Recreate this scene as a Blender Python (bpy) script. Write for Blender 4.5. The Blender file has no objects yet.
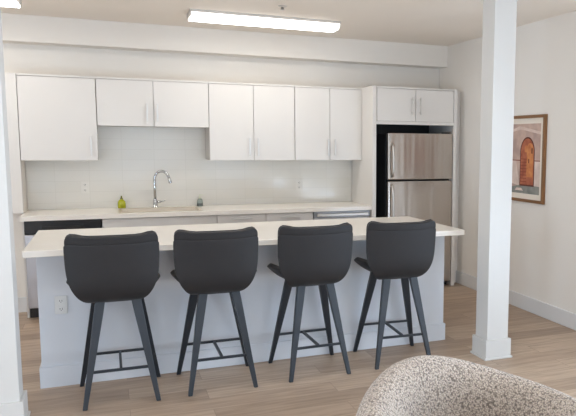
import bpy, bmesh, math, random
from mathutils import Vector, Matrix
random.seed(7)
PI = math.pi
scene = bpy.context.scene
col = scene.collection

# ------------------------------------------------------------------ materials
def new_mat(name):
    m = bpy.data.materials.new(name); m.use_nodes = True
    nt = m.node_tree; b = nt.nodes['Principled BSDF']
    return m, nt, b

def rgb(r, g, b):
    f = lambda c: (c/12.92 if c <= .04045 else ((c+.055)/1.055)**2.4)
    return (f(r/255), f(g/255), f(b/255), 1)

def plain(name, c, rough=.5, metal=0.0, bump=0.0, bscale=200, var=0.03, coat=0.0, aniso=0.0):
    """procedural material: base colour broken up by a little noise, optional fine bump"""
    m, nt, b = new_mat(name)
    tc = nt.nodes.new('ShaderNodeTexCoord')
    n = nt.nodes.new('ShaderNodeTexNoise'); n.inputs['Scale'].default_value = 6; n.inputs['Detail'].default_value = 3
    nt.links.new(tc.outputs['Object'], n.inputs['Vector'])
    mx = nt.nodes.new('ShaderNodeMix'); mx.data_type = 'RGBA'
    mx.inputs[6].default_value = tuple(x*(1-var) for x in c[:3]) + (1,)
    mx.inputs[7].default_value = tuple(min(1, x*(1+var)) for x in c[:3]) + (1,)
    nt.links.new(n.outputs['Fac'], mx.inputs[0]); nt.links.new(mx.outputs[2], b.inputs['Base Color'])
    b.inputs['Roughness'].default_value = rough; b.inputs['Metallic'].default_value = metal
    if coat: b.inputs['Coat Weight'].default_value = coat; b.inputs['Coat Roughness'].default_value = .1
    if aniso: b.inputs['Anisotropic'].default_value = aniso
    if bump:
        n2 = nt.nodes.new('ShaderNodeTexNoise'); n2.inputs['Scale'].default_value = bscale
        nt.links.new(tc.outputs['Object'], n2.inputs['Vector'])
        bp = nt.nodes.new('ShaderNodeBump'); bp.inputs['Strength'].default_value = bump; bp.inputs['Distance'].default_value = .002
        nt.links.new(n2.outputs['Fac'], bp.inputs['Height']); nt.links.new(bp.outputs['Normal'], b.inputs['Normal'])
    return m

M = {}
M['wall'] = plain('wall_paint', rgb(236, 231, 224), .75, bump=.15, bscale=120, var=.01)
M['ceiling'] = plain('ceiling_paint', rgb(246, 238, 228), .85, bump=.15, bscale=90, var=.01)
M['trim'] = plain('white_trim_paint', rgb(222, 222, 222), .4, var=.01)
M['pillar'] = plain('pillar_paint', rgb(198, 195, 190), .5, var=.01)
M['cabinet'] = plain('white_cabinet_lacquer', rgb(228, 224, 219), .35, var=.008)
M['carcass'] = plain('cabinet_carcass', rgb(205, 200, 194), .5, var=.01)
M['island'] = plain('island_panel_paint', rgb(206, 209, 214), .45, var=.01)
M['counter'] = plain('white_quartz', rgb(246, 240, 231), .22, var=.03)
M['nickel'] = plain('brushed_nickel', (.72, .70, .67, 1), .42, 1.0)
M['rim'] = plain('beige_sink_rim', rgb(196, 184, 166), .35)
M['sink_white'] = plain('pale_composite_sink', rgb(226, 218, 205), .35)
M['grey_steel'] = plain('grey_brushed_steel', (.36, .36, .37, 1), .42, 1.0)
M['chrome'] = plain('polished_chrome', (.55, .56, .57, 1), .12, 1.0)
M['black'] = plain('black_plastic', (.012, .012, .014, 1), .3)
M['dark_case_and_shade'] = plain('dark_fridge_case_and_bay_shade', (.015, .017, .02, 1), .45)  # appliance cases; also paints the shade inside the fridge bay
M['gasket'] = plain('dark_gasket', (.02, .02, .02, 1), .7)
M['plate'] = plain('shaded_white_plastic_plate', rgb(216, 216, 214), .35)  # island outlet: white plastic with the island's shade darkened into its colour
M['plate_light'] = plain('warm_white_plastic_plate', rgb(232, 229, 222), .3)
M['slot'] = plain('outlet_slot', (.03, .03, .03, 1), .6)
M['housing'] = plain('light_housing', rgb(215, 210, 204), .4)
M['leg'] = plain('blue_black_leg', (.012, .016, .022, 1), .42, var=.1)
M['pipe'] = plain('dark_piping', (.02, .02, .023, 1), .6)
M['soap_green'] = plain('yellow_green_soap', rgb(176, 178, 40), .2)
M['label_white'] = plain('pale_label', rgb(222, 226, 205), .5)
M['soap_clear'] = plain('grey_soap', rgb(150, 160, 155), .15)
M['cap_grey'] = plain('grey_cap', rgb(92, 98, 96), .4)
M['cap_green'] = plain('olive_cap', rgb(110, 112, 40), .4)
M['frame_wood'] = plain('walnut_frame', rgb(132, 92, 56), .4, var=.15)
M['mat_board'] = plain('mat_board', rgb(232, 222, 208), .9)
M['window_frame'] = plain('window_frame_white', rgb(225, 225, 225), .4)
M['cord_white'] = plain('sprinkler_white', rgb(200, 192, 184), .4)

# stainless: brushed, vertical grain streaks
def stainless(name, c, rough):
    m, nt, b = new_mat(name)
    tc = nt.nodes.new('ShaderNodeTexCoord'); mp = nt.nodes.new('ShaderNodeMapping')
    mp.inputs['Scale'].default_value = (160, 160, 1.2)
    n = nt.nodes.new('ShaderNodeTexNoise'); n.inputs['Scale'].default_value = 2; n.inputs['Detail'].default_value = 3
    nt.links.new(tc.outputs['Object'], mp.inputs['Vector']); nt.links.new(mp.outputs['Vector'], n.inputs['Vector'])
    mx = nt.nodes.new('ShaderNodeMix'); mx.data_type = 'RGBA'
    mx.inputs[6].default_value = tuple(x*.9 for x in c[:3])+(1,); mx.inputs[7].default_value = tuple(x*1.08 for x in c[:3])+(1,)
    nt.links.new(n.outputs['Fac'], mx.inputs[0]); nt.links.new(mx.outputs[2], b.inputs['Base Color'])
    b.inputs['Metallic'].default_value = 1; b.inputs['Roughness'].default_value = rough
    bp = nt.nodes.new('ShaderNodeBump'); bp.inputs['Strength'].default_value = .06; bp.inputs['Distance'].default_value = .001
    mp2 = nt.nodes.new('ShaderNodeMapping'); mp2.inputs['Scale'].default_value = (7, 7, .5)
    n2 = nt.nodes.new('ShaderNodeTexNoise'); n2.inputs['Scale'].default_value = 1.3; n2.inputs['Detail'].default_value = 1
    nt.links.new(tc.outputs['Object'], mp2.inputs['Vector']); nt.links.new(mp2.outputs['Vector'], n2.inputs['Vector'])
    bq = nt.nodes.new('ShaderNodeBump'); bq.inputs['Strength'].default_value = .5; bq.inputs['Distance'].default_value = .02
    nt.links.new(n2.outputs['Fac'], bq.inputs['Height']); nt.links.new(bq.outputs['Normal'], bp.inputs['Normal'])
    nt.links.new(n.outputs['Fac'], bp.inputs['Height']); nt.links.new(bp.outputs['Normal'], b.inputs['Normal'])
    return m
M['stainless'] = stainless('warm_stainless_steel', (.52, .47, .425, 1), .24)
M['stainless_cool'] = stainless('cool_stainless_steel', (.55, .55, .58, 1), .3)

# upholstery of the stools: fine leatherette grain
def upholstery():
    m, nt, b = new_mat('charcoal_upholstery')
    tc = nt.nodes.new('ShaderNodeTexCoord')
    n = nt.nodes.new('ShaderNodeTexNoise'); n.inputs['Scale'].default_value = 180; n.inputs['Detail'].default_value = 4
    w = nt.nodes.new('ShaderNodeTexNoise'); w.inputs['Scale'].default_value = 9
    nt.links.new(tc.outputs['Object'], n.inputs['Vector']); nt.links.new(tc.outputs['Object'], w.inputs['Vector'])
    mx = nt.nodes.new('ShaderNodeMix'); mx.data_type = 'RGBA'
    mx.inputs[6].default_value = (.0120, .0103, .0105, 1); mx.inputs[7].default_value = (.0160, .0140, .0142, 1)
    nt.links.new(w.outputs['Fac'], mx.inputs[0]); nt.links.new(mx.outputs[2], b.inputs['Base Color'])
    b.inputs['Roughness'].default_value = .62
    b.inputs['Sheen Weight'].default_value = .04; b.inputs['Specular IOR Level'].default_value = .35; b.inputs['Sheen Roughness'].default_value = .5
    bp = nt.nodes.new('ShaderNodeBump'); bp.inputs['Strength'].default_value = .2; bp.inputs['Distance'].default_value = .001
    nt.links.new(n.outputs['Fac'], bp.inputs['Height']); nt.links.new(bp.outputs['Normal'], b.inputs['Normal'])
    return m
M['uphol'] = upholstery()

# boucle: curly loops
def boucle():
    m, nt, b = new_mat('cream_grey_boucle')
    tc = nt.nodes.new('ShaderNodeTexCoord')
    dn = nt.nodes.new('ShaderNodeTexNoise'); dn.inputs['Scale'].default_value = 70; dn.inputs['Detail'].default_value = 2
    mixv = nt.nodes.new('ShaderNodeMix'); mixv.data_type = 'VECTOR'; mixv.inputs[0].default_value = .012
    nt.links.new(tc.outputs['Object'], dn.inputs['Vector'])
    nt.links.new(tc.outputs['Object'], mixv.inputs[4]); nt.links.new(dn.outputs['Color'], mixv.inputs[5])
    v = nt.nodes.new('ShaderNodeTexVoronoi'); v.inputs['Scale'].default_value = 150
    nt.links.new(mixv.outputs[1], v.inputs['Vector'])
    r = nt.nodes.new('ShaderNodeValToRGB')
    e = r.color_ramp.elements
    e[0].position = .12; e[0].color = rgb(198, 182, 165)
    e[1].position = .80; e[1].color = rgb(104, 92, 82)
    k = e.new(.46); k.color = rgb(165, 149, 134)
    nt.links.new(v.outputs['Distance'], r.inputs['Fac'])
    nt.links.new(r.outputs['Color'], b.inputs['Base Color'])
    b.inputs['Roughness'].default_value = .95
    b.inputs['Sheen Weight'].default_value = .2
    mt = nt.nodes.new('ShaderNodeMath'); mt.operation = 'MULTIPLY'; mt.inputs[1].default_value = -1
    nt.links.new(v.outputs['Distance'], mt.inputs[0])
    bp = nt.nodes.new('ShaderNodeBump'); bp.inputs['Strength'].default_value = .9; bp.inputs['Distance'].default_value = .006
    nt.links.new(mt.outputs[0], bp.inputs['Height']); nt.links.new(bp.outputs['Normal'], b.inputs['Normal'])
    return m
M['boucle'] = boucle()

# vinyl plank floor, planks along x
def floor_mat():
    m, nt, b = new_mat('oak_plank_floor')
    tc = nt.nodes.new('ShaderNodeTexCoord')
    br = nt.nodes.new('ShaderNodeTexBrick')
    br.offset = .37; br.offset_frequency = 2
    br.inputs['Scale'].default_value = 1.0; br.inputs['Brick Width'].default_value = 1.22; br.inputs['Row Height'].default_value = .18
    br.inputs['Mortar Size'].default_value = .0012; br.inputs['Mortar Smooth'].default_value = .1
    br.inputs['Color1'].default_value = (0, 0, 0, 1); br.inputs['Color2'].default_value = (1, 1, 1, 1); br.inputs['Mortar'].default_value = (.5, .5, .5, 1)
    nt.links.new(tc.outputs['Object'], br.inputs['Vector'])
    rp = nt.nodes.new('ShaderNodeValToRGB'); e = rp.color_ramp.elements
    e[0].color = rgb(160, 138, 118); e[1].color = rgb(190, 168, 147); k = e.new(.5); k.color = rgb(175, 152, 131)
    nt.links.new(br.outputs['Color'], rp.inputs['Fac'])
    # grain streaks, shifted per plank
    addv = nt.nodes.new('ShaderNodeVectorMath'); addv.operation = 'MULTIPLY_ADD'; addv.inputs[1].default_value = (3, 7, 0)
    nt.links.new(br.outputs['Color'], addv.inputs[0]); nt.links.new(tc.outputs['Object'], addv.inputs[2])
    mp = nt.nodes.new('ShaderNodeMapping'); mp.inputs['Scale'].default_value = (1.3, 16, 1)
    nt.links.new(addv.outputs[0], mp.inputs['Vector'])
    n = nt.nodes.new('ShaderNodeTexNoise'); n.inputs['Scale'].default_value = 2.2; n.inputs['Detail'].default_value = 6; n.inputs['Distortion'].default_value = .6
    nt.links.new(mp.outputs['Vector'], n.inputs['Vector'])
    g = nt.nodes.new('ShaderNodeValToRGB'); ge = g.color_ramp.elements
    ge[0].position = .32; ge[0].color = (.72, .70, .68, 1); ge[1].position = .66; ge[1].color = (1.06, 1.05, 1.03, 1)
    nt.links.new(n.outputs['Fac'], g.inputs['Fac'])
    mul = nt.nodes.new('ShaderNodeMix'); mul.data_type = 'RGBA'; mul.blend_type = 'MULTIPLY'; mul.inputs[0].default_value = 1
    nt.links.new(rp.outputs['Color'], mul.inputs[6]); nt.links.new(g.outputs['Color'], mul.inputs[7])
    seam = nt.nodes.new('ShaderNodeMix'); seam.data_type = 'RGBA'; seam.inputs[7].default_value = rgb(120, 102, 88)
    nt.links.new(br.outputs['Fac'], seam.inputs[0]); nt.links.new(mul.outputs[2], seam.inputs[6])
    nt.links.new(seam.outputs[2], b.inputs['Base Color'])
    b.inputs['Roughness'].default_value = .42
    bp = nt.nodes.new('ShaderNodeBump'); bp.inputs['Strength'].default_value = .12; bp.inputs['Distance'].default_value = .002
    nt.links.new(n.outputs['Fac'], bp.inputs['Height']); nt.links.new(bp.outputs['Normal'], b.inputs['Normal'])
    return m
M['floor'] = floor_mat()

# stacked white gloss tile on the x-z plane
def tile_mat():
    m, nt, b = new_mat('white_stacked_tile')
    tc = nt.nodes.new('ShaderNodeTexCoord')
    sx = nt.nodes.new('ShaderNodeSeparateXYZ'); cx = nt.nodes.new('ShaderNodeCombineXYZ')
    nt.links.new(tc.outputs['Object'], sx.inputs[0]); nt.links.new(sx.outputs['X'], cx.inputs['X']); nt.links.new(sx.outputs['Z'], cx.inputs['Y'])
    mp = nt.nodes.new('ShaderNodeMapping'); mp.inputs['Location'].default_value = (.058, -.058, 0)
    nt.links.new(cx.outputs[0], mp.inputs['Vector'])
    br = nt.nodes.new('ShaderNodeTexBrick'); br.offset = 0
    br.inputs['Scale'].default_value = 1; br.inputs['Brick Width'].default_value = .2975; br.inputs['Row Height'].default_value = .102
    br.inputs['Mortar Size'].default_value = .0016; br.inputs['Mortar Smooth'].default_value = .2
    br.inputs['Color1'].default_value = rgb(231, 228, 220); br.inputs['Color2'].default_value = rgb(233, 230, 223); br.inputs['Mortar'].default_value = rgb(222, 219, 211)
    nt.links.new(mp.outputs['Vector'], br.inputs['Vector']); nt.links.new(br.outputs['Color'], b.inputs['Base Color'])
    b.inputs['Roughness'].default_value = .11; b.inputs['Specular IOR Level'].default_value = .33
    n = nt.nodes.new('ShaderNodeTexNoise'); n.inputs['Scale'].default_value = 9
    nt.links.new(tc.outputs['Object'], n.inputs['Vector'])
    bp0 = nt.nodes.new('ShaderNodeBump'); bp0.inputs['Strength'].default_value = .05; bp0.inputs['Distance'].default_value = .01
    nt.links.new(n.outputs['Fac'], bp0.inputs['Height'])
    inv = nt.nodes.new('ShaderNodeMath'); inv.operation = 'MULTIPLY'; inv.inputs[1].default_value = -1
    nt.links.new(br.outputs['Fac'], inv.inputs[0])
    bp = nt.nodes.new('ShaderNodeBump'); bp.inputs['Strength'].default_value = .2; bp.inputs['Distance'].default_value = .001
    nt.links.new(inv.outputs[0], bp.inputs['Height']); nt.links.new(bp0.outputs['Normal'], bp.inputs['Normal'])
    nt.links.new(bp.outputs['Normal'], b.inputs['Normal'])
    return m
M['tile'] = tile_mat()

def emit(name, c, s):
    m, nt, b = new_mat(name)
    b.inputs['Base Color'].default_value = (.9, .9, .9, 1)
    b.inputs['Emission Color'].default_value = c; b.inputs['Emission Strength'].default_value = s
    return m
LAMP = 14.5
M['lens'] = emit('lit_acrylic_lens', (1, .96, .90, 1), LAMP)
M['lens_side'] = emit('lit_acrylic_lens_side', (1, .96, .90, 1), LAMP*.25)

def mottled(name, c1, c2, scale):
    m, nt, b = new_mat(name)
    tc = nt.nodes.new('ShaderNodeTexCoord'); n = nt.nodes.new('ShaderNodeTexNoise')
    n.inputs['Scale'].default_value = scale; n.inputs['Detail'].default_value = 5
    nt.links.new(tc.outputs['Object'], n.inputs['Vector'])
    r = nt.nodes.new('ShaderNodeValToRGB'); r.color_ramp.elements[0].position = .35; r.color_ramp.elements[1].position = .65
    r.color_ramp.elements[0].color = c1; r.color_ramp.elements[1].color = c2
    nt.links.new(n.outputs['Fac'], r.inputs['Fac']); nt.links.new(r.outputs['Color'], b.inputs['Base Color'])
    b.inputs['Roughness'].default_value = .8
    return m
M['art_wall'] = mottled('print_pale_plaster', rgb(205, 176, 160), rgb(176, 150, 140), 9)
M['art_door'] = mottled('print_terracotta_door', rgb(180, 106, 76), rgb(150, 80, 58), 14)
M['art_glow'] = mottled('print_ochre_panel', rgb(206, 136, 84), rgb(180, 104, 62), 18)
M['art_dark'] = plain('print_dark_brown', rgb(92, 48, 38), .8)
M['art_ground'] = mottled('print_grey_ground', rgb(120, 122, 116), rgb(150, 148, 140), 12)
M['art_pale'] = mottled('print_pale_limewash', rgb(226, 206, 194), rgb(206, 184, 172), 12)
M['art_line'] = plain('print_brick_line', rgb(128, 62, 44), .8)

def glass_mat():
    m = bpy.data.materials.new('window_glass'); m.use_nodes = True; nt = m.node_tree; nt.nodes.clear()
    o = nt.nodes.new('ShaderNodeOutputMaterial'); t = nt.nodes.new('ShaderNodeBsdfTransparent'); g = nt.nodes.new('ShaderNodeBsdfGlossy')
    g.inputs['Roughness'].default_value = .02; f = nt.nodes.new('ShaderNodeFresnel'); mx = nt.nodes.new('ShaderNodeMixShader')
    nt.links.new(f.outputs[0], mx.inputs[0]); nt.links.new(t.outputs[0], mx.inputs[1]); nt.links.new(g.outputs[0], mx.inputs[2]); nt.links.new(mx.outputs[0], o.inputs[0])
    return m
M['glass'] = glass_mat()

# ------------------------------------------------------------------ geometry helpers
def box(bm, x0, x1, y0, y1, z0, z1, bev=0.0, seg=2, mi=0):
    vs = [bm.verts.new((x, y, z)) for x in (x0, x1) for y in (y0, y1) for z in (z0, z1)]
    idx = [(0, 1, 3, 2), (4, 6, 7, 5), (0, 4, 5, 1), (2, 3, 7, 6), (0, 2, 6, 4), (1, 5, 7, 3)]
    fs = [bm.faces.new([vs[i] for i in q]) for q in idx]
    for f in fs: f.material_index = mi
    if bev > 0:
        es = list({e for f in fs for e in f.edges})
        r = bmesh.ops.bevel(bm, geom=es, offset=bev, segments=seg, affect='EDGES', profile=.5)
        for f in r['faces']: f.material_index = mi
    return fs

def tube(bm, pts, rad, n=10, mi=0, smooth=True, flat=None):
    """round or flattened tube through pts; rad: number or list; flat=(a,b): rectangular section half sizes list"""
    pts = [Vector(p) for p in pts]; rings = []
    up = None
    for i, p in enumerate(pts):
        t = (pts[min(i+1, len(pts)-1)] - pts[max(i-1, 0)]).normalized()
        if up is None:
            a = Vector((0, 0, 1)) if abs(t.z) < .9 else Vector((1, 0, 0))
        else: a = up
        s = t.cross(a).normalized(); u = s.cross(t).normalized(); up = u
        r = rad[i] if isinstance(rad, (list, tuple)) else rad
        rings.append([bm.verts.new(p + s*r*math.cos(2*PI*k/n) + u*r*math.sin(2*PI*k/n)) for k in range(n)])
    for a, b in zip(rings, rings[1:]):
        for k in range(n):
            f = bm.faces.new((a[k], a[(k+1) % n], b[(k+1) % n], b[k])); f.smooth = smooth; f.material_index = mi
    f = bm.faces.new(rings[0][::-1]); f.material_index = mi
    f = bm.faces.new(rings[-1]); f.material_index = mi

def lathe(bm, prof, c=(0, 0, 0), n=24, mi=0):
    rings = []
    for r, z in prof:
        rings.append([bm.verts.new((c[0]+r*math.cos(2*PI*k/n), c[1]+r*math.sin(2*PI*k/n), c[2]+z)) for k in range(n)])
    for a, b in zip(rings, rings[1:]):
        for k in range(n):
            f = bm.faces.new((a[k], a[(k+1) % n], b[(k+1) % n], b[k])); f.smooth = True; f.material_index = mi
    f = bm.faces.new(rings[0][::-1]); f.material_index = mi
    f = bm.faces.new(rings[-1]); f.material_index = mi

def obj(name, bm, mats, parent=None, label=None):
    bmesh.ops.recalc_face_normals(bm, faces=bm.faces[:])
    me = bpy.data.meshes.new(name); bm.to_mesh(me); bm.free()
    for m in (mats if isinstance(mats, (list, tuple)) else [mats]): me.materials.append(M[m])
    o = bpy.data.objects.new(name, me); col.objects.link(o)
    if parent is not None: o.parent = parent
    if label: o['label'] = label
    return o

def boxes(name, lst, mats, parent=None, bev=0.0, label=None):
    bm = bmesh.new()
    for b in lst: box(bm, *b, bev=bev)
    return obj(name, bm, mats, parent, label)

def tag(o, label=None, cat=None, group=None, kind=None):
    if label: o['label'] = label
    if cat: o['category'] = cat
    if group: o['group'] = group
    if kind: o['kind'] = kind
    return o

def thing(name, label, cat, loc=(0, 0, 0), rz=0, group=None):
    o = bpy.data.objects.new(name, None); col.objects.link(o)
    o.empty_display_size = .1
    o.location = loc; o.rotation_euler = (0, 0, rz)
    return tag(o, label, cat, group)

def dup(root, loc, rz, label):
    r = root.copy(); col.objects.link(r); r.location = loc; r.rotation_euler = (0, 0, rz); r['label'] = label
    for ch in list(root.children):
        c = ch.copy(); col.objects.link(c); c.parent = r
        for g in list(ch.children):
            d = g.copy(); col.objects.link(d); d.parent = c
    return r

def struct(name, bm, m, parent=None):
    o = obj(name, bm, m, parent)
    if parent is None: o['kind'] = 'structure'
    return o

def sbox(name, lst, m, parent=None, bev=0.0):
    bm = bmesh.new()
    for b in lst: box(bm, *b, bev=bev)
    return struct(name, bm, m, parent)

# ------------------------------------------------------------------ dimensions
XR = 4.3065          # right wall
ZC = 2.674           # ceiling
XL = -3.2; YF = -9.4 # far left wall, wall behind the camera
ZT, ZB, ZM = 2.145, 1.388, 1.7065
YU = -.345

# ------------------------------------------------------------------ the room
sbox('floor', [(XL-.1, XR+.1, YF-.1, .1, -.1, 0)], 'floor')
sbox('ceiling', [(XL-.1, XR+.1, YF-.1, .1, ZC, ZC+.1)], 'ceiling')
sbox('wall_back', [(XL-.1, XR+.1, 0, .12, 0, ZC)], 'wall')
# right wall has a window near the camera, left wall and front wall have windows
def wall_with_holes(name, axis, c0, c1, a0, a1, holes):
    """axis 'x': wall spans y (a0..a1) at x c0..c1; axis 'y': spans x at y c0..c1; holes (lo,hi,z0,z1)"""
    lst = []; cur = a0
    for lo, hi, z0, z1 in sorted(holes):
        seg = [(cur, lo, 0, ZC), (lo, hi, 0, z0), (lo, hi, z1, ZC)]
        cur = hi
        for p, q, s, t in seg:
            if q-p > 1e-4 and t-s > 1e-4: lst.append((c0, c1, p, q, s, t) if axis == 'x' else (p, q, c0, c1, s, t))
    if a1-cur > 1e-4: lst.append((c0, c1, cur, a1, 0, ZC) if axis == 'x' else (cur, a1, c0, c1, 0, ZC))
    return sbox(name, lst, 'wall')
WF = [(-2.6, -1.5, .5, 2.3), (-.86, -.40, .47, 1.03), (.6, 2.2, .5, 2.3), (2.7, 3.9, .5, 2.3)]
WL = [(-8.4, -7.0, .4, 2.35), (-6.2, -4.8, .4, 2.35)]
WR = [(-8.9, -7.5, .4, 2.35), (-7.0, -5.6, .4, 2.35), (-5.1, -3.9, .4, 2.35)]
wall_with_holes('wall_front', 'y', YF-.12, YF, XL, XR, WF)
wall_with_holes('wall_left', 'x', XL-.12, XL, YF, 0, WL)
wall_with_holes('wall_right', 'x', XR, XR+.12, YF, 0, WR)
wn = 0
def window(axis, c, lo, hi, z0, z1):
    global wn; wn += 1
    t = .05 if z1-z0 > 1 else .03
    f = [(lo, lo+t, z0, z1), (hi-t, hi, z0, z1), (lo+t, hi-t, z0, z0+t), (lo+t, hi-t, z1-t, z1), (lo+t, hi-t, (z0+z1)/2-.02, (z0+z1)/2+.02)]
    sg = -1 if c > 0 else 1
    conv = (lambda p, q, s, u, d0, d1: (min(c+sg*d0, c+sg*d1), max(c+sg*d0, c+sg*d1), p, q, s, u)) if axis == 'x' else (lambda p, q, s, u, d0, d1: (p, q, c+d0, c+d1, s, u))
    w = sbox('window_%d' % wn, [conv(*q, -.09, -.03) for q in f], 'window_frame')
    g = sbox('pane', [conv(lo+t, hi-t, z0+t, z1-t, -.064, -.058)], 'glass', w)
for h in WF: window('y', YF, *h)
for h in WL: window('x', XL, *h)
for h in WR: window('x', XR, *h)

# bulkhead beam under the ceiling, along the back wall
sbox('ceiling_beam', [(XL, XR, -.2, 0, 2.439, ZC)], 'wall', bev=.004)
# furred-out wall left of the cabinets
sbox('wall_alcove', [(XL, -.002, -.25, 0, 0, ZT+.004)], 'wall', bev=.003)

def baseboard(name, x0, x1, y0, y1):
    return sbox(name, [(x0, x1, y0, y1, 0, .14)], 'trim', bev=.004)
baseboard('baseboard_right', XR-.016, XR, YF, -.5)
baseboard('baseboard_alcove', XL, -.004, -.266, -.25)
baseboard('baseboard_front', XL, XR, YF, YF+.016)
baseboard('baseboard_left', XL, XL+.016, YF+.02, -.27)

# two square pillars in one row
def pillar(x0, x1, y0, y1, label):
    p = sbox('pillar', [(x0, x1, y0, y1, 0, ZC)], 'pillar', bev=.004)
    tag(p, label)
    w = .018
    b = sbox('base_trim', [(x0-w, x1+w, y0-w, y1+w, 0, .145)], 'pillar', p, bev=.004)
    s = sbox('shoe_moulding', [(x0-w-.01, x1+w+.01, y0-w-.01, y1+w+.01, 0, .016)], 'pillar', p, bev=.004)
    return p
pillar(3.188, 3.366, -3.054, -2.887, 'square white pillar right of the island with white base trim')
pillar(.030, .2125, -3.087, -2.923, 'square white pillar at the left edge of the photo')

# backsplash tile
sbox('backsplash', [(.004, 3.212, -.008, -.0005, .90, 2.12)], 'tile')

# ------------------------------------------------------------------ cabinets
def pull_v(door, x, y, z0, z1):
    bm = bmesh.new()
    box(bm, x-.0085, x+.0085, y-.034, y-.026, z0, z1, bev=.002)
    box(bm, x-.004, x+.004, y-.028, y+.001, z0+.018, z0+.028)
    box(bm, x-.004, x+.004, y-.028, y+.001, z1-.028, z1-.018)
    return obj('handle', bm, 'nickel', door)
def pull_h(door, x0, x1, y, z):
    bm = bmesh.new()
    box(bm, x0, x1, y-.034, y-.026, z-.0085, z+.0085, bev=.002)
    box(bm, x0+.018, x0+.028, y-.028, y+.001, z-.004, z+.004)
    box(bm, x1-.028, x1-.018, y-.028, y+.001, z-.004, z+.004)
    return obj('handle', bm, 'nickel', door)

def upper(x0, x1, z0, z1, yf, doors, label, hz, yb=-.01):
    """doors: list of (xa, xb, handle_x); front of the doors at yf"""
    t = thing('wall_cabinet', label, 'cabinet', (x0, yb, z0), 0, 'white slab cabinets on the back wall')
    w = x1-x0; h = z1-z0; f = yf-yb
    bm = bmesh.new()
    box(bm, .001, w-.001, f+.021, 0, 0.002, h-.002)
    obj('body', bm, 'carcass', t)
    bm = bmesh.new()
    box(bm, 0, w, f+.004, f+.03, h-.012, h+.004, bev=.001)
    obj('top_rail', bm, 'cabinet', t)
    for xa, xb, hx in doors:
        bm = bmesh.new()
        box(bm, xa-x0+.0025, xb-x0-.0025, f, f+.02, 0, h-.018, bev=.0015)
        d = obj('door', bm, 'cabinet', t)
        pull_v(d, hx-x0, f, hz[0]-z0, hz[1]-z0)
    return t
TZ = (1.43, 1.61)
upper(0.0, .628, ZB, ZT, YU, [(0, .628, .572)], 'white single-door wall cabinet at the left end of the row', TZ)
upper(.630, 1.625, ZM, ZT, YU, [(.630, 1.1205, 1.062), (1.1205, 1.625, 1.152)], 'short white two-door wall cabinet above the sink', (1.75, 1.92))
upper(1.627, 2.479, ZB, ZT, YU, [(1.627, 2.059, 2.014), (2.059, 2.479, 2.098)], 'tall white two-door wall cabinet just right of the short one above the sink', TZ)
upper(2.481, 3.205, ZB, ZT, YU, [(2.481, 2.855, 2.832), (2.855, 3.205, 2.906)], 'white two-door wall cabinet beside the tall fridge panel', TZ)
upper(3.262, 4.150, 1.80, ZT+.002, -.66, [(3.262, 3.699, 3.655), (3.699, 4.150, 3.748)], 'deep white two-door cabinet over the refrigerator', (1.87, 2.05))

# tall panels either side of the refrigerator
o = boxes('fridge_panel', [(3.215, 3.257, -.655, -.012, 0, ZT+.008)], 'cabinet', bev=.002)
tag(o, 'tall white panel between the countertop and the refrigerator', 'panel', 'tall panels beside the refrigerator')
o = boxes('fridge_panel', [(4.156, 4.198, -.655, -.012, 0, ZT+.008)], 'cabinet', bev=.002)
tag(o, 'tall white panel between the refrigerator and the right wall', 'panel', 'tall panels beside the refrigerator')
sbox('trim_1', [(4.199, XR-.001, -.52, -.012, 0, ZT)], 'cabinet')           # filler to the right wall
sbox('trim_2', [(3.258, 4.155, -.655, -.63, 1.765, 1.798)], 'cabinet')       # rail under the fridge cabinet
sbox('trim_3', [(-.10, -.003, YU, -.251, .917, ZT+.004)], 'cabinet')             # filler at the left end
sbox('bay_shade_back', [(3.258, 4.155, -.05, -.012, 0, 1.79)], 'dark_case_and_shade')           # dark sheet painting in the shade at the back of the fridge bay
sbox('bay_shade_top', [(3.258, 4.155, -.629, -.05, 1.78, 1.797)], 'dark_case_and_shade')      # dark sheet painting in the shade under the cabinet over the fridge
sbox('trim_4', [(3.206, 3.214, YU+.004, -.012, ZB, ZT)], 'cabinet')

# base units
YB = -.60
def base_unit(name, label, cat, x0, x1, fronts, group='white base cabinets under the back counter'):
    t = thing(name, label, cat, (x0, 0, 0), 0, group)
    w = x1-x0
    bm = bmesh.new()
    for q in [(.001, .017, YB+.021, -.015, .10, .872), (w-.017, w-.001, YB+.021, -.015, .10, .872), (.017, w-.017, YB+.021, -.015, .10, .116), (.017, w-.017, -.025, -.015, .116, .872), (.017, w-.017, YB+.021, YB+.035, .85, .872)]: box(bm, *q)
    bmesh.ops.remove_doubles(bm, verts=bm.verts[:], dist=1e-5)
    obj('body', bm, 'carcass', t)
    boxes('toe_kick', [(.001, w-.001, YB+.08, YB+.09, 0, .10)], 'cabinet', t)
    for kind, xa, xb, za, zb, hd in fronts:
        bm = bmesh.new(); box(bm, xa+.002, xb-.002, YB, YB+.02, za, zb, bev=.0015)
        d = obj(kind, bm, 'cabinet', t)
        if hd and hd[0] == 'h': pull_h(d, hd[1], hd[2], YB, hd[3])
        if hd and hd[0] == 'v': pull_v(d, hd[1], YB, hd[2], hd[3])
    return t
o = boxes('end_panel', [(0.0, .019, -.50, -.012, 0, .874)], 'cabinet', bev=.001)
tag(o, 'thin white panel closing the left end of the base cabinets', 'panel')
w = 1.643-.638
base_unit('sink_cabinet', 'wide white base cabinet under the sink and faucet', 'cabinet', .638, 1.643,
          [('drawer_front', 0, w, .73, .868, None), ('door', 0, w/2, .105, .726, ('v', w/2-.04, .52, .70)), ('door', w/2, w, .105, .726, ('v', w/2+.04, .52, .70))])
w = 2.113-1.645
base_unit('drawer_cabinet', 'white drawer cabinet directly right of the sink cabinet', 'cabinet', 1.645, 2.113,
          [('drawer', 0, w, .73, .868, ('h', w/2-.1, w/2+.1, .83)), ('drawer', 0, w, .42, .726, ('h', w/2-.1, w/2+.1, .66)), ('drawer', 0, w, .105, .416, ('h', w/2-.1, w/2+.1, .35))])
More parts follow.
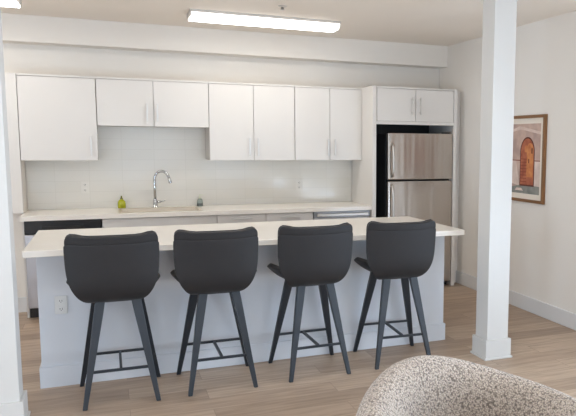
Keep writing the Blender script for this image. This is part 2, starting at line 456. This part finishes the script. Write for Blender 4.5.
w = 2.592-2.115
base_unit('drawer_cabinet', 'white drawer cabinet directly left of the built-in steel-topped appliance', 'cabinet', 2.115, 2.592,
          [('drawer', 0, w, .73, .868, ('h', w/2-.1, w/2+.1, .83)), ('drawer', 0, w, .42, .726, ('h', w/2-.1, w/2+.1, .66)), ('drawer', 0, w, .105, .416, ('h', w/2-.1, w/2+.1, .35))])

# dishwasher at the left end
dw = thing('dishwasher', 'stainless dishwasher with black control strip at the left end of the counter', 'dishwasher', (.022, 0, 0))
boxes('body', [(.0, .61, YB+.03, -.02, .10, .865)], 'dark_case_and_shade', dw)
boxes('control_panel', [(.002, .61, YB-.012, YB+.029, .756, .872)], 'black', dw, bev=.004)
boxes('door', [(.002, .61, YB-.012, YB+.029, .105, .752)], 'stainless_cool', dw, bev=.004)
boxes('toe_kick', [(.002, .61, YB+.09, YB+.10, 0, .10)], 'black', dw)
boxes('handle', [(.14, .47, YB-.026, YB-.011, .80, .822)], 'gasket', dw, bev=.004)

# built-in appliance right of the drawers: steel strip handle across its top
ap = thing('built_in_appliance', 'white built-in appliance with a grey steel strip handle beside the refrigerator panel', 'appliance', (2.596, 0, 0))
boxes('body', [(0, .612, YB+.02, -.02, .10, .868)], 'carcass', ap)
boxes('door', [(.002, .61, YB, YB+.019, .105, .80)], 'cabinet', ap, bev=.002)
boxes('steel_strip', [(.002, .61, YB-.006, YB+.019, .805, .870)], 'grey_steel', ap, bev=.002)
bm = bmesh.new()
box(bm, .03, .58, YB-.05, YB-.032, .825, .85, bev=.005)
box(bm, .05, .07, YB-.036, YB-.005, .83, .846); box(bm, .54, .56, YB-.036, YB-.005, .83, .846)
obj('handle', bm, 'nickel', ap)
boxes('toe_kick', [(.002, .61, YB+.09, YB+.10, 0, .10)], 'black', ap)

# countertop with a cut-out for the sink
SX0, SX1, SY0, SY1 = .80, 1.50, -.53, -.16
bm = bmesh.new()
for b in [(-.004, SX0, -.64, -.009, .876, .915), (SX1, 3.213, -.64, -.009, .876, .915), (SX0, SX1, -.64, SY0, .876, .915), (SX0, SX1, SY1, -.009, .876, .915)]:
    box(bm, *b)
bmesh.ops.remove_doubles(bm, verts=bm.verts[:], dist=1e-5)
o = obj('countertop', bm, 'counter')
tag(o, 'long white quartz countertop along the tiled back wall', 'countertop')

sk = thing('sink', 'shallow rimmed sink set in the back countertop below the faucet', 'sink', ((SX0+SX1)/2, (SY0+SY1)/2, .915))
hw, hd = (SX1-SX0)/2-.002, (SY1-SY0)/2-.002
bm = bmesh.new()
box(bm, -hw, hw, -hd, hd, -.20, -.197)
box(bm, -hw, -hw+.004, -hd, hd, -.197, .001); box(bm, hw-.004, hw, -hd, hd, -.197, .001)
box(bm, -hw+.004, hw-.004, -hd, -hd+.004, -.197, .001); box(bm, -hw+.004, hw-.004, hd-.004, hd, -.197, .001)
obj('basin', bm, 'sink_white', sk)
bm = bmesh.new()
for b in [(-hw-.02, hw+.02, -hd-.02, -hd+.005, .0005, .005), (-hw-.02, hw+.02, hd-.005, hd+.02, .0005, .005), (-hw-.02, -hw+.005, -hd+.005, hd-.005, .0005, .005), (hw-.005, hw+.02, -hd+.005, hd-.005, .0005, .005)]:
    box(bm, *b)
obj('rim', bm, 'rim', sk)
bm = bmesh.new(); lathe(bm, [(.045, -.1965), (.045, -.193), (.02, -.192), (.001, -.194)])
obj('drain', bm, 'chrome', sk)

# faucet
fc = thing('faucet', 'tall chrome gooseneck faucet rising behind the sink', 'faucet', (1.122, -.11, .915))
bm = bmesh.new(); lathe(bm, [(.030, 0), (.030, .006), (.021, .012), (.020, .075), (.017, .085), (.0135, .09)])
obj('base', bm, 'chrome', fc)
dx, dy = .90, -.43
pts = [(0, 0, .085), (0, 0, .20), (0, 0, .262)]
R = .074
for k in range(1, 13):
    a = PI - PI*k/12*.93
    pts.append((dx*(R+R*math.cos(a)), dy*(R+R*math.cos(a)), .272+R*1.2*math.sin(a)))
bm = bmesh.new(); tube(bm, pts, .013, 12)
obj('spout', bm, 'chrome', fc)
e = Vector(pts[-1]); d = (Vector(pts[-1])-Vector(pts[-2])).normalized()
bm = bmesh.new(); tube(bm, [e-d*.002, e+d*.005, e+d*.045, e+d*.05], [.012, .0145, .0165, .014], 14)
obj('spray_head', bm, 'chrome', fc)
bm = bmesh.new(); tube(bm, [(.018, 0, .055), (.045, -.004, .056), (.052, -.005, .058)], [.012, .012, .010], 12)
tube(bm, [(.045, -.004, .056), (.075, -.02, .066), (.095, -.03, .07)], [.006, .005, .004], 8)
obj('lever', bm, 'chrome', fc)

# soap bottles
sp = thing('dish_soap_bottle', 'yellow-green dish soap bottle at the left end of the sink', 'bottle', (.815, -.095, .915))
bm = bmesh.new(); lathe(bm, [(.030, 0), (.036, .004), (.037, .03), (.034, .065), (.022, .082), (.012, .09)])
for v in bm.verts: v.co.y *= .65
obj('bottle_body', bm, 'soap_green', sp)
bm = bmesh.new(); lathe(bm, [(.0365, .016), (.0374, .018), (.0362, .05), (.0356, .052)]); 
for v in bm.verts: v.co.y *= .67
obj('bottle_label', bm, 'soap_green', sp)
bm = bmesh.new(); lathe(bm, [(.012, .092), (.012, .104), (.007, .106), (.006, .122), (.001, .123)])
obj('cap', bm, 'cap_green', sp)
hs = thing('hand_soap_bottle', 'small clear grey hand soap bottle at the right end of the sink', 'bottle', (1.55, -.10, .915))
bm = bmesh.new(); lathe(bm, [(.024, 0), (.029, .004), (.030, .04), (.026, .066), (.014, .08)])
obj('bottle_body', bm, 'soap_clear', hs)
bm = bmesh.new(); lathe(bm, [(.0302, .006), (.0306, .008), (.0306, .03), (.030, .032)])
obj('bottle_label', bm, 'cap_grey', hs)
bm = bmesh.new(); lathe(bm, [(.014, .08), (.014, .092), (.005, .094), (.005, .112), (.009, .113), (.009, .121), (.001, .122)])
tube(bm, [(0, 0, .117), (.03, -.012, .115)], .004, 8)
obj('pump', bm, 'label_white', hs)

# wall outlets
def outlet(x, y, z, label, name='wall_outlet', w=.072, h=.116, mat='plate'):
    t = thing(name, label, 'outlet', (x, y, z))
    boxes('cover_plate', [(-w/2, w/2, -.006, 0, -h/2, h/2)], mat, t, bev=.002)
    for s in (-1, 1):
        bm = bmesh.new(); box(bm, -.017, .017, -.0085, -.005, s*.026-.014, s*.026+.014, bev=.0012)
        r = obj('receptacle', bm, mat, t)
        boxes('slot', [(-.008, -.005, -.0092, -.008, s*.026-.004, s*.026+.007), (.005, .008, -.0092, -.008, s*.026-.004, s*.026+.007), (-.002, .002, -.0092, -.008, s*.026-.011, s*.026-.006)], 'slot', r)
    return t
outlet(.398, -2.478, .53, 'white outlet on the island front left of the leftmost stool')
outlet(.495, -.0085, 1.12, 'white outlet on the backsplash under the left end wall cabinet', mat='plate_light')
outlet(2.607, -.0085, 1.11, 'white outlet on the backsplash under the rightmost wall cabinets', mat='plate_light')

# ------------------------------------------------------------------ refrigerator
fr = thing('refrigerator', 'stainless top-freezer refrigerator with a black case', 'refrigerator', (3.385, 0, 0))
W = .758; FY = -.665
boxes('case', [(0.002, W-.002, FY+.065, -.06, .035, 1.668)], 'dark_case_and_shade', fr, bev=.004)
boxes('gasket', [(.012, W-.012, FY+.05, FY+.066, .06, 1.66)], 'gasket', fr)
fz = boxes('freezer_door', [(0, W, FY, FY+.05, 1.188, 1.677)], 'stainless', fr, bev=.008)
rd = boxes('refrigerator_door', [(0, W, FY, FY+.05, .055, 1.172)], 'stainless', fr, bev=.008)
def fhandle(door, z0, z1):
    bm = bmesh.new()
    n = 12; pts = []
    for k in range(n+1):
        t = k/n; b = math.sin(PI*t)**.45
        pts.append((.045, FY-.006-.042*b, z0+(z1-z0)*t))
    tube(bm, pts, .009, 10)
    for v in bm.verts: v.co.x = .045+(v.co.x-.045)*1.25
    obj('handle', bm, 'nickel', door)
fhandle(fz, 1.22, 1.56); fhandle(rd, .62, 1.14)
boxes('kick_grille', [(.02, W-.02, FY+.055, FY+.075, .012, .052)], 'black', fr)
boxes('hinge_cover', [(W-.09, W-.02, FY+.01, FY+.10, 1.678, 1.692)], 'black', fr, bev=.003)
for x in (.06, W-.06):
    bm = bmesh.new(); lathe(bm, [(.018, 0), (.02, .003), (.02, .02), (.012, .036)], (x, FY+.10, 0), 14)
    obj('foot', bm, 'black', fr)

# ------------------------------------------------------------------ island
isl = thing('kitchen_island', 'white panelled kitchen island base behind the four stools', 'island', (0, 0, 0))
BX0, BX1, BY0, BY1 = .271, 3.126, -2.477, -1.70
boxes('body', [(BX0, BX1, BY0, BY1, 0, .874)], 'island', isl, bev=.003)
bm = bmesh.new(); w = .013
box(bm, BX0-w, BX1+w, BY0-w, BY0, 0, .135, bev=.003); box(bm, BX0-w, BX1+w, BY1, BY1+w, 0, .135, bev=.003)
box(bm, BX0-w, BX0, BY0, BY1, 0, .135, bev=.003); box(bm, BX1, BX1+w, BY0, BY1, 0, .135, bev=.003)
obj('base_trim', bm, 'island', isl)
bm = bmesh.new(); box(bm, .2224, 3.180, -2.702, -1.664, .876, .915, bev=.003)
o = obj('island_countertop', bm, 'counter')
tag(o, 'white quartz island top overhanging toward the four stools', 'countertop')

# ------------------------------------------------------------------ bar stools
def grid_surface(bm, P, thick):
    """P[i][j] points: closed padded slab by offsetting along normals"""
    n, m = len(P), len(P[0])
    N = [[None]*m for _ in range(n)]
    for i in range(n):
        for j in range(m):
            a = P[min(i+1, n-1)][j]-P[max(i-1, 0)][j]; b = P[i][min(j+1, m-1)]-P[i][max(j-1, 0)]
            N[i][j] = a.cross(b).normalized()
    A = [[bm.verts.new(P[i][j]) for j in range(m)] for i in range(n)]
    B = [[bm.verts.new(P[i][j]+N[i][j]*thick(i/(n-1), j/(m-1))) for j in range(m)] for i in range(n)]
    F = []
    for i in range(n-1):
        for j in range(m-1):
            F.append(bm.faces.new((A[i][j], A[i+1][j], A[i+1][j+1], A[i][j+1])))
            F.append(bm.faces.new((B[i][j], B[i][j+1], B[i+1][j+1], B[i+1][j])))
    rim = [(i, 0) for i in range(n)] + [(n-1, j) for j in range(1, m)] + [(i, m-1) for i in range(n-2, -1, -1)] + [(0, j) for j in range(m-2, 0, -1)]
    for k in range(len(rim)):
        i, j = rim[k]; i2, j2 = rim[(k+1) % len(rim)]
        F.append(bm.faces.new((A[i][j], B[i][j], B[i2][j2], A[i2][j2])))
    for f in F: f.smooth = True
    return A, B

def lerp_table(tab, t):
    for (t0, *a), (t1, *b) in zip(tab, tab[1:]):
        if t <= t1:
            s = (t-t0)/(t1-t0); s = s*s*(3-2*s)*.35 + s*.65
            return [x+(y-x)*s for x, y in zip(a, b)]
    return list(tab[-1][1:])

def subsurf(o, lv=2):
    m = o.modifiers.new('Subdivision', 'SUBSURF'); m.levels = lv; m.render_levels = lv
    return o

# back shell, seen from behind:  t, z, y, half width, wrap forward
BACK = [(0, .640, -.075, .095, .000), (.06, .644, -.115, .140, .003), (.16, .662, -.160, .176, .010), (.28, .694, -.192, .209, .022),
        (.42, .750, -.207, .234, .036), (.62, .835, -.214, .243, .046), (.82, .93, -.222, .244, .050), (.95, 1.0, -.229, .245, .048), (1.0, 1.030, -.232, .243, .046)]
def back_pt(t, u, off=0.0):
    z, y, w, wrap = lerp_table(BACK, t)
    top = max(0, (t-.85)/.15)
    q = abs(u); e_ = min(1, max(0, (q-.55)/.33)); e_ = e_*e_*(3-2*e_)
    zz = z + top*(.013*e_ - .006 - .022*(max(0, q-.9)/.1)**2)      # rounded corners stand a little higher than the middle
    return Vector((w*u-.020, y + wrap*abs(u)**2.4 + off, zz))
# seat pan: s from rear (0) to front (1): y, z centre, half width, edge rise
SEAT = [(0, -.188, .668, .224, .085), (.12, -.155, .642, .258, .108), (.4, -.04, .630, .267, .112), (.7, .08, .632, .264, .100), (.9, .155, .640, .250, .075), (1, .185, .650, .225, .055)]
def seat_pt(s, u):
    y, z, w, rise = lerp_table(SEAT, s)
    return Vector((w*u-.016, y, z + rise*abs(u)**3.9))

def make_stool(label, loc):
    t = thing('bar_stool', label, 'stool', loc, 0, 'charcoal bar stools along the island')
    us = [-1, -.98, -.94, -.88, -.76, -.58, -.35, -.12, .12, .35, .58, .76, .88, .94, .98, 1]
    # seat
    bm = bmesh.new()
    ss = [0, .04, .15, .3, .5, .7, .85, .95, 1]
    grid_surface(bm, [[seat_pt(s, u) for u in us] for s in ss], lambda a, b: -.032-.022*max(0, 1-abs(2*b-1)**2)*max(0, 1-abs(2*a-1)**3))
    # flip so the thickness goes upward
    seat = subsurf(obj('seat', bm, 'uphol', t), 2)
    # backrest
    bm = bmesh.new()
    ts = [0, .02, .08, .16, .26, .40, .58, .76,   .90, .91, .92, .96, .985, 1]
    P = []
    for tt in ts:
        off = .004 if tt == .91 else 0.0
        P.append([back_pt(tt, u, off) for u in us])
    grid_surface(bm, P, lambda a, b: -.034)
    back = subsurf(obj('backrest', bm, 'uphol', t), 2)
    # piping round the rim and the seam below the top edge
    bm = bmesh.new()
    rim = [back_pt(x, -1) for x in [.2, .3, .4, .5, .6, .7, .8, .9, .97]] + [back_pt(.997, u) for u in [-.99, -.96, -.9, -.8, -.65, -.5, -.2, .2, .5, .65, .8, .9, .96, .99]] + [back_pt(x, 1) for x in [.97, .9, .8, .7, .6, .5, .4, .3, .2]]
    tube(bm, [p+Vector((0, .004, 0)) for p in rim], .0042, 8)
    tube(bm, [back_pt(.912, u/10, -.0005) for u in range(-9, 10)], .0022, 6)
    obj('piping', bm, 'pipe', back)
    # legs: tapered flat bars splayed outwards
    for sx in (-1, 1):
        for ry in (-1, 1):
            top = Vector((sx*(.098 if ry < 0 else .115), -.115 if ry < 0 else .105, .628))
            bot = Vector((sx*(.203 if ry < 0 else .232), -.215 if ry < 0 else .220, 0))
            bm = bmesh.new()
            rings = []
            for f, hw_, hd_ in ((0, .028, .019), (.15, .0265, .018), (1, .0130, .0115)):
                p = top.lerp(bot, f)
                rings.append([bm.verts.new(p+Vector((a*hw_, b*hd_, 0))) for a, b in ((-1, -1), (1, -1), (1, 1), (-1, 1))])
            for a, b in zip(rings, rings[1:]):
                for k in range(4): bm.faces.new((a[k], a[(k+1) % 4], b[(k+1) % 4], b[k]))
            bm.faces.new(rings[0][::-1]); bm.faces.new(rings[-1])
            o = obj('leg', bm, 'leg', t)
            bv = o.modifiers.new('Bevel', 'BEVEL'); bv.width = .0035; bv.segments = 2
    # mounting plate under the seat
    bm = bmesh.new(); box(bm, -.13, .13, -.13, .12, .612, .634, bev=.004); obj('seat_base', bm, 'leg', t)
    # stretchers
    zs = .210
    f = (.628-zs)/.628
    yr = -.115+(-.215+.115)*f; xr = .098+(.203-.098)*f; yf = .105+(.220-.105)*f; xf = .115+(.232-.115)*f
    b_ = .0075
    boxes('stretcher', [(-xr, xr, yr-b_, yr+b_, zs-b_, zs+b_)], 'leg', t)
    boxes('stretcher', [(-xf, xf, yf-b_, yf+b_, zs+.004-b_, zs+.004+b_)], 'leg', t)
    boxes('cross_bar', [(-b_, b_, yr+b_, yf-b_, zs-b_+.003, zs+b_+.003)], 'leg', t)
    return t
s0 = make_stool('leftmost charcoal bar stool, standing beside the island outlet', (.730, -2.756, 0))
dup(s0, (1.320, -2.756, 0), 0, 'second charcoal bar stool from the left along the island')
dup(s0, (1.950, -2.748, 0), math.radians(1.5), 'third charcoal bar stool from the left along the island')
dup(s0, (2.582, -2.740, 0), math.radians(-3.0), 'rightmost charcoal bar stool, at the island end nearest the refrigerator')

# ------------------------------------------------------------------ ceiling lights
def ceiling_light(x0, x1, label, yc=-1.01):
    L = x1-x0
    t = thing('ceiling_light', label, 'light', ((x0+x1)/2, yc, ZC), 0, 'long ceiling lights')
    boxes('housing', [(-L/2, L/2, -.135, .135, -.022, 0)], 'housing', t, bev=.002)
    bm = bmesh.new()
    prof = [(-.128, -.022), (-.126, -.045), (-.112, -.062), (-.08, -.068), (.08, -.068), (.112, -.062), (.126, -.045), (.128, -.022)]
    a = [bm.verts.new((-L/2+.012, y, z)) for y, z in prof]; b = [bm.verts.new((L/2-.012, y, z)) for y, z in prof]
    for k in range(len(prof)-1): bm.faces.new((a[k], a[k+1], b[k+1], b[k])).material_index = 0 if 1 < k < 5 else 1
    bm.faces.new(a[::-1]).material_index = 1; bm.faces.new(b).material_index = 1; bm.faces.new((a[0], b[0], b[-1], a[-1]))
    obj('lens', bm, ['lens', 'lens_side'], t)
    for s in (-1, 1):
        boxes('end_cap', [(s*(L/2-.006)-.006, s*(L/2-.006)+.006, -.13, .13, -.05, -.0225)], 'housing', t, bev=.002)
    return t
ceiling_light(1.385, 2.712, 'long lit ceiling light above the island and sink')
ceiling_light(-1.20, .125, 'lit ceiling light cut off by the upper left corner of the photo')
ceiling_light(1.385, 2.712, 'added unseen fill light on the ceiling over the armchair side of the room', -4.4)  # added fixture out of view, brightens counters, floor and ceiling
ceiling_light(-1.20, .125, 'added unseen fill light on the ceiling over the left side of the living area', -4.4)  # its twin, likewise added out of view for fill
sk_ = thing('ceiling_sprinkler', 'tiny white sprinkler head on the ceiling above the long light', 'sprinkler', (2.06, -1.59, ZC))
bm = bmesh.new(); lathe(bm, [(.036, 0), (.036, -.004), (.02, -.010), (.012, -.012)]); obj('escutcheon', bm, 'cord_white', sk_)
bm = bmesh.new(); lathe(bm, [(.011, -.012), (.011, -.026), (.018, -.028), (.018, -.032), (.001, -.033)]); obj('deflector', bm, 'nickel', sk_)

# ------------------------------------------------------------------ framed print on the right wall
PW, PH, PZ, PY = .62, .806, 1.435, -1.84    # width along y, height, centre
pf = thing('framed_picture', 'walnut framed print of an arched terracotta doorway on the right wall', 'picture', (XR, PY, PZ))
hw, hh = PW/2, PH/2; fw = .028
bm = bmesh.new()
for (ya, yb, za, zb) in [(-hw, hw, hh-fw, hh), (-hw, hw, -hh, -hh+fw), (-hw, -hw+fw, -hh+fw, hh-fw), (hw-fw, hw, -hh+fw, hh-fw)]:
    box(bm, -.030, -.001, ya, yb, za, zb)
obj('frame', bm, 'frame_wood', pf)
boxes('mat_board', [(-.016, -.012, -hw+fw, hw-fw, -hh+fw, hh-fw)], 'mat_board', pf)
bm = bmesh.new()
def art_poly(pts, x, mi):
    a = [bm.verts.new((x, y, z)) for y, z in pts]; b = [bm.verts.new((x+.0006, y, z)) for y, z in pts]
    n = len(pts)
    fs = [bm.faces.new(a), bm.faces.new(b[::-1])] + [bm.faces.new((a[k], b[k], b[(k+1) % n], a[(k+1) % n])) for k in range(n)]
    for f in fs: f.material_index = mi
aw, ah = hw-fw-.045, hh-fw-.05
def arch(c, w, z0, zs, n=14, pointed=1.2):
    return [(c-w, z0), (c+w, z0)] + [(c+w*math.cos(PI*k/n), zs+w*pointed*math.sin(PI*k/n)) for k in range(n+1)]
art_poly([(-aw, -ah), (aw, -ah), (aw, ah), (-aw, ah)], -.0168, 0)
c0 = -.035
art_poly([(.09, -ah+.07), (aw, -ah+.09), (aw, -.02), (.15, -.02)], -.0174, 6)          # pale lower wall
art_poly([(c0-.12, -ah+.07), (-aw, -ah+.07), (-aw, -.02), (c0-.12, -.02)], -.0174, 6)
art_poly([(-aw, -.02), (aw, -.02), (aw, -.012), (-aw, -.012)], -.0178, 5)             # band across the wall
art_poly([(-aw, ah-.10), (-aw, ah-.075), (.10, ah-.02), (aw, ah-.055), (aw, ah-.075), (.08, ah-.05)], -.0172, 6)
art_poly([(-aw, -ah), (aw, -ah), (aw, -ah+.05), (.05, -ah+.085), (-aw, -ah+.075)], -.0180, 4)
art_poly([(.02, -ah+.025), (.16, -ah+.025), (.13, -ah+.05), (.05, -ah+.05)], -.0186, 6)
art_poly(arch(c0, .118, -ah+.07, .062), -.0184, 3)
art_poly(arch(c0, .106, -ah+.085, .062), -.0190, 1)
art_poly(arch(c0-.045, .052, -.17, .085), -.0196, 2)
art_poly(arch(c0+.02, .022, .06, .10), -.0198, 2)
for k in range(8):
    z = -ah+.11+k*.030
    art_poly([(c0+.005, z), (c0+.104, z), (c0+.104, z+.006), (c0+.005, z+.006)], -.0196, 5)
art_poly([(c0-.085, .05), (c0-.068, .05), (c0-.068, .10), (c0-.085, .10)], -.0202, 3)
art_poly([(c0-.035, -.04), (c0-.022, -.04), (c0-.022, .0), (c0-.035, .0)], -.0202, 3)
obj('print', bm, ['art_wall', 'art_door', 'art_glow', 'art_dark', 'art_ground', 'art_line', 'art_pale'], pf)

# ------------------------------------------------------------------ boucle armchair, bottom right
AC = thing('armchair', 'plump rounded boucle armchair in speckled cream and grey at the lower right', 'armchair', (1.85, -5.27, 0), math.radians(18))
# the padded shell wraps round the seat; a = angle from the middle of the back (+y)
def shell_xy(a, r):
    return Vector((math.sin(a)*r*1.03, math.cos(a)*r, 0))
def chair_shell():
    bm = bmesh.new()
    n = 44; amax = math.radians(128)
    rings = []
    for i in range(n+1):
        a = -amax + 2*amax*i/n
        k = abs(a)/amax
        top = CH_TOP - CH_DROP*(1-math.exp(-(k/.42)**2))
        endr = 1.0 if k < .88 else math.sqrt(max(0.02, 1-((k-.88)/.12)**2))   # rounded arm fronts
        Ro, th = CH_R, .17
        prof = []
        for rr, zz in [(Ro-.055, .07), (Ro-.02, .10), (Ro+.00, .20), (Ro+.010, .33), (Ro+.008, top-.20), (Ro-.004, top-.10), (Ro-.028, top-.035), (Ro-.075, top), (Ro-.120, top-.022), (Ro-.152, top-.075), (Ro-.168, top-.15), (Ro-.172, .33), (Ro-.172, .10)]:
            mid = Ro-th/2
            rr2 = mid+(rr-mid)*(.35+.65*endr); zz2 = .07+(zz-.07)*(.82+.18*endr)
            v = shell_xy(a, rr2); prof.append(bm.verts.new((v.x, v.y, zz2)))
        rings.append(prof)
    m = len(rings[0])
    for A, B in zip(rings, rings[1:]):
        for j in range(m):
            f = bm.faces.new((A[j], A[(j+1) % m], B[(j+1) % m], B[j])); f.smooth = True
    for r_ in (rings[0], rings[-1][::-1]):
        f = bm.faces.new(r_); f.smooth = True
    return bm
CH_TOP, CH_DROP, CH_R = .765, .122, .455
subsurf(obj('shell', chair_shell(), 'boucle', AC), 2)
bm = bmesh.new()
prof = [(.02, .30), (.20, .30), (.235, .315), (.25, .35), (.25, .40), (.235, .435), (.19, .452), (.02, .46)]
lathe(bm, prof, (0, 0, 0), 40)
for v in bm.verts: v.co.y *= 1.45 if v.co.y < 0 else 1.05
obj('seat_cushion', bm, 'boucle', AC)
bm = bmesh.new(); lathe(bm, [(.02, .10), (.26, .10), (.265, .12), (.262, .29), (.02, .295)], (0, 0, 0), 40)
for v in bm.verts: v.co.y *= 1.2 if v.co.y < 0 else 1.0
obj('seat_base', bm, 'boucle', AC)
bm = bmesh.new(); lathe(bm, [(.02, 0), (.27, 0), (.275, .008), (.27, .06), (.25, .099), (.02, .0995)], (.0, 0, 0), 40)
obj('plinth', bm, 'black', AC)

# ------------------------------------------------------------------ light
w = bpy.data.worlds.new('World'); scene.world = w; w.use_nodes = True
bg = w.node_tree.nodes['Background']; bg.inputs['Color'].default_value = (.85, .92, 1.0, 1); bg.inputs['Strength'].default_value = 1.0

def area(name, loc, rot, sx, sy, power, c):
    l = bpy.data.lights.new(name, 'AREA'); l.shape = 'RECTANGLE'; l.size = sx; l.size_y = sy; l.energy = power; l.color = c
    o = bpy.data.objects.new(name, l); col.objects.link(o); o.location = loc; o.rotation_euler = rot
    return o
DAY = (.64, .80, 1.0)
TILT = math.radians(24)      # daylight also comes up off the bright ground outside
for lo, hi, z0, z1 in WF:
    area('daylight_window', ((lo+hi)/2, YF-.30, (z0+z1)/2-.15), (PI/2+TILT, 0, 0), hi-lo, z1-z0, (30 if hi < 0 and lo > -1 else 14)*(hi-lo)*(z1-z0), DAY)
for lo, hi, z0, z1 in WL:
    area('daylight_window', (XL-.30, (lo+hi)/2, (z0+z1)/2-.15), (PI/2+TILT, 0, -PI/2), hi-lo, z1-z0, 72*(hi-lo)*(z1-z0), DAY)
for lo, hi, z0, z1 in WR:
    area('daylight_window', (XR+.30, (lo+hi)/2, (z0+z1)/2-.15), (PI/2+TILT, 0, PI/2), hi-lo, z1-z0, (56 if hi > -4 else 82)*(hi-lo)*(z1-z0), DAY)

# ------------------------------------------------------------------ camera
cam_d = bpy.data.cameras.new('camera'); cam = bpy.data.objects.new('camera', cam_d); col.objects.link(cam)
F, PPX, PPY = 671.0486, 402.22, 222.0425
yaw, pitch, roll = .4137, -.1155, .0089
cy, sy = math.cos(yaw), math.sin(yaw); cp, spn = math.cos(pitch), math.sin(pitch); cr, sr = math.cos(roll), math.sin(roll)
Z_ = Matrix(((cy, -sy, 0), (sy, cy, 0), (0, 0, 1)))
P_ = Matrix(((1, 0, 0), (0, cp, spn), (0, -spn, cp)))
Q_ = Matrix(((cr, 0, sr), (0, 1, 0), (-sr, 0, cr)))
Rm = Q_ @ P_ @ Z_                      # rows: right, forward, up
right, fwd, up = Rm[0], Rm[1], Rm[2]
mat = Matrix((( right[0], up[0], -fwd[0], .7006), (right[1], up[1], -fwd[1], -7.162), (right[2], up[2], -fwd[2], 1.5612), (0, 0, 0, 1)))
cam.matrix_world = mat
cam_d.sensor_width = 36; cam_d.sensor_fit = 'HORIZONTAL'
cam_d.lens = F/576*36
cam_d.shift_x = -(PPX-288)/576; cam_d.shift_y = (PPY-208)/576
cam_d.clip_start = .05; cam_d.clip_end = 100
scene.camera = cam

# ------------------------------------------------------------------ colour management
vs = scene.view_settings
vs.view_transform = 'Standard'; vs.look = 'None'; vs.exposure = -0.36; vs.gamma = 1.0; vs.use_curve_mapping = False
scene.cycles.max_bounces = 10; scene.cycles.diffuse_bounces = 6
scene.cycles.use_denoising = True
scene.cycles.sample_clamp_indirect = 8
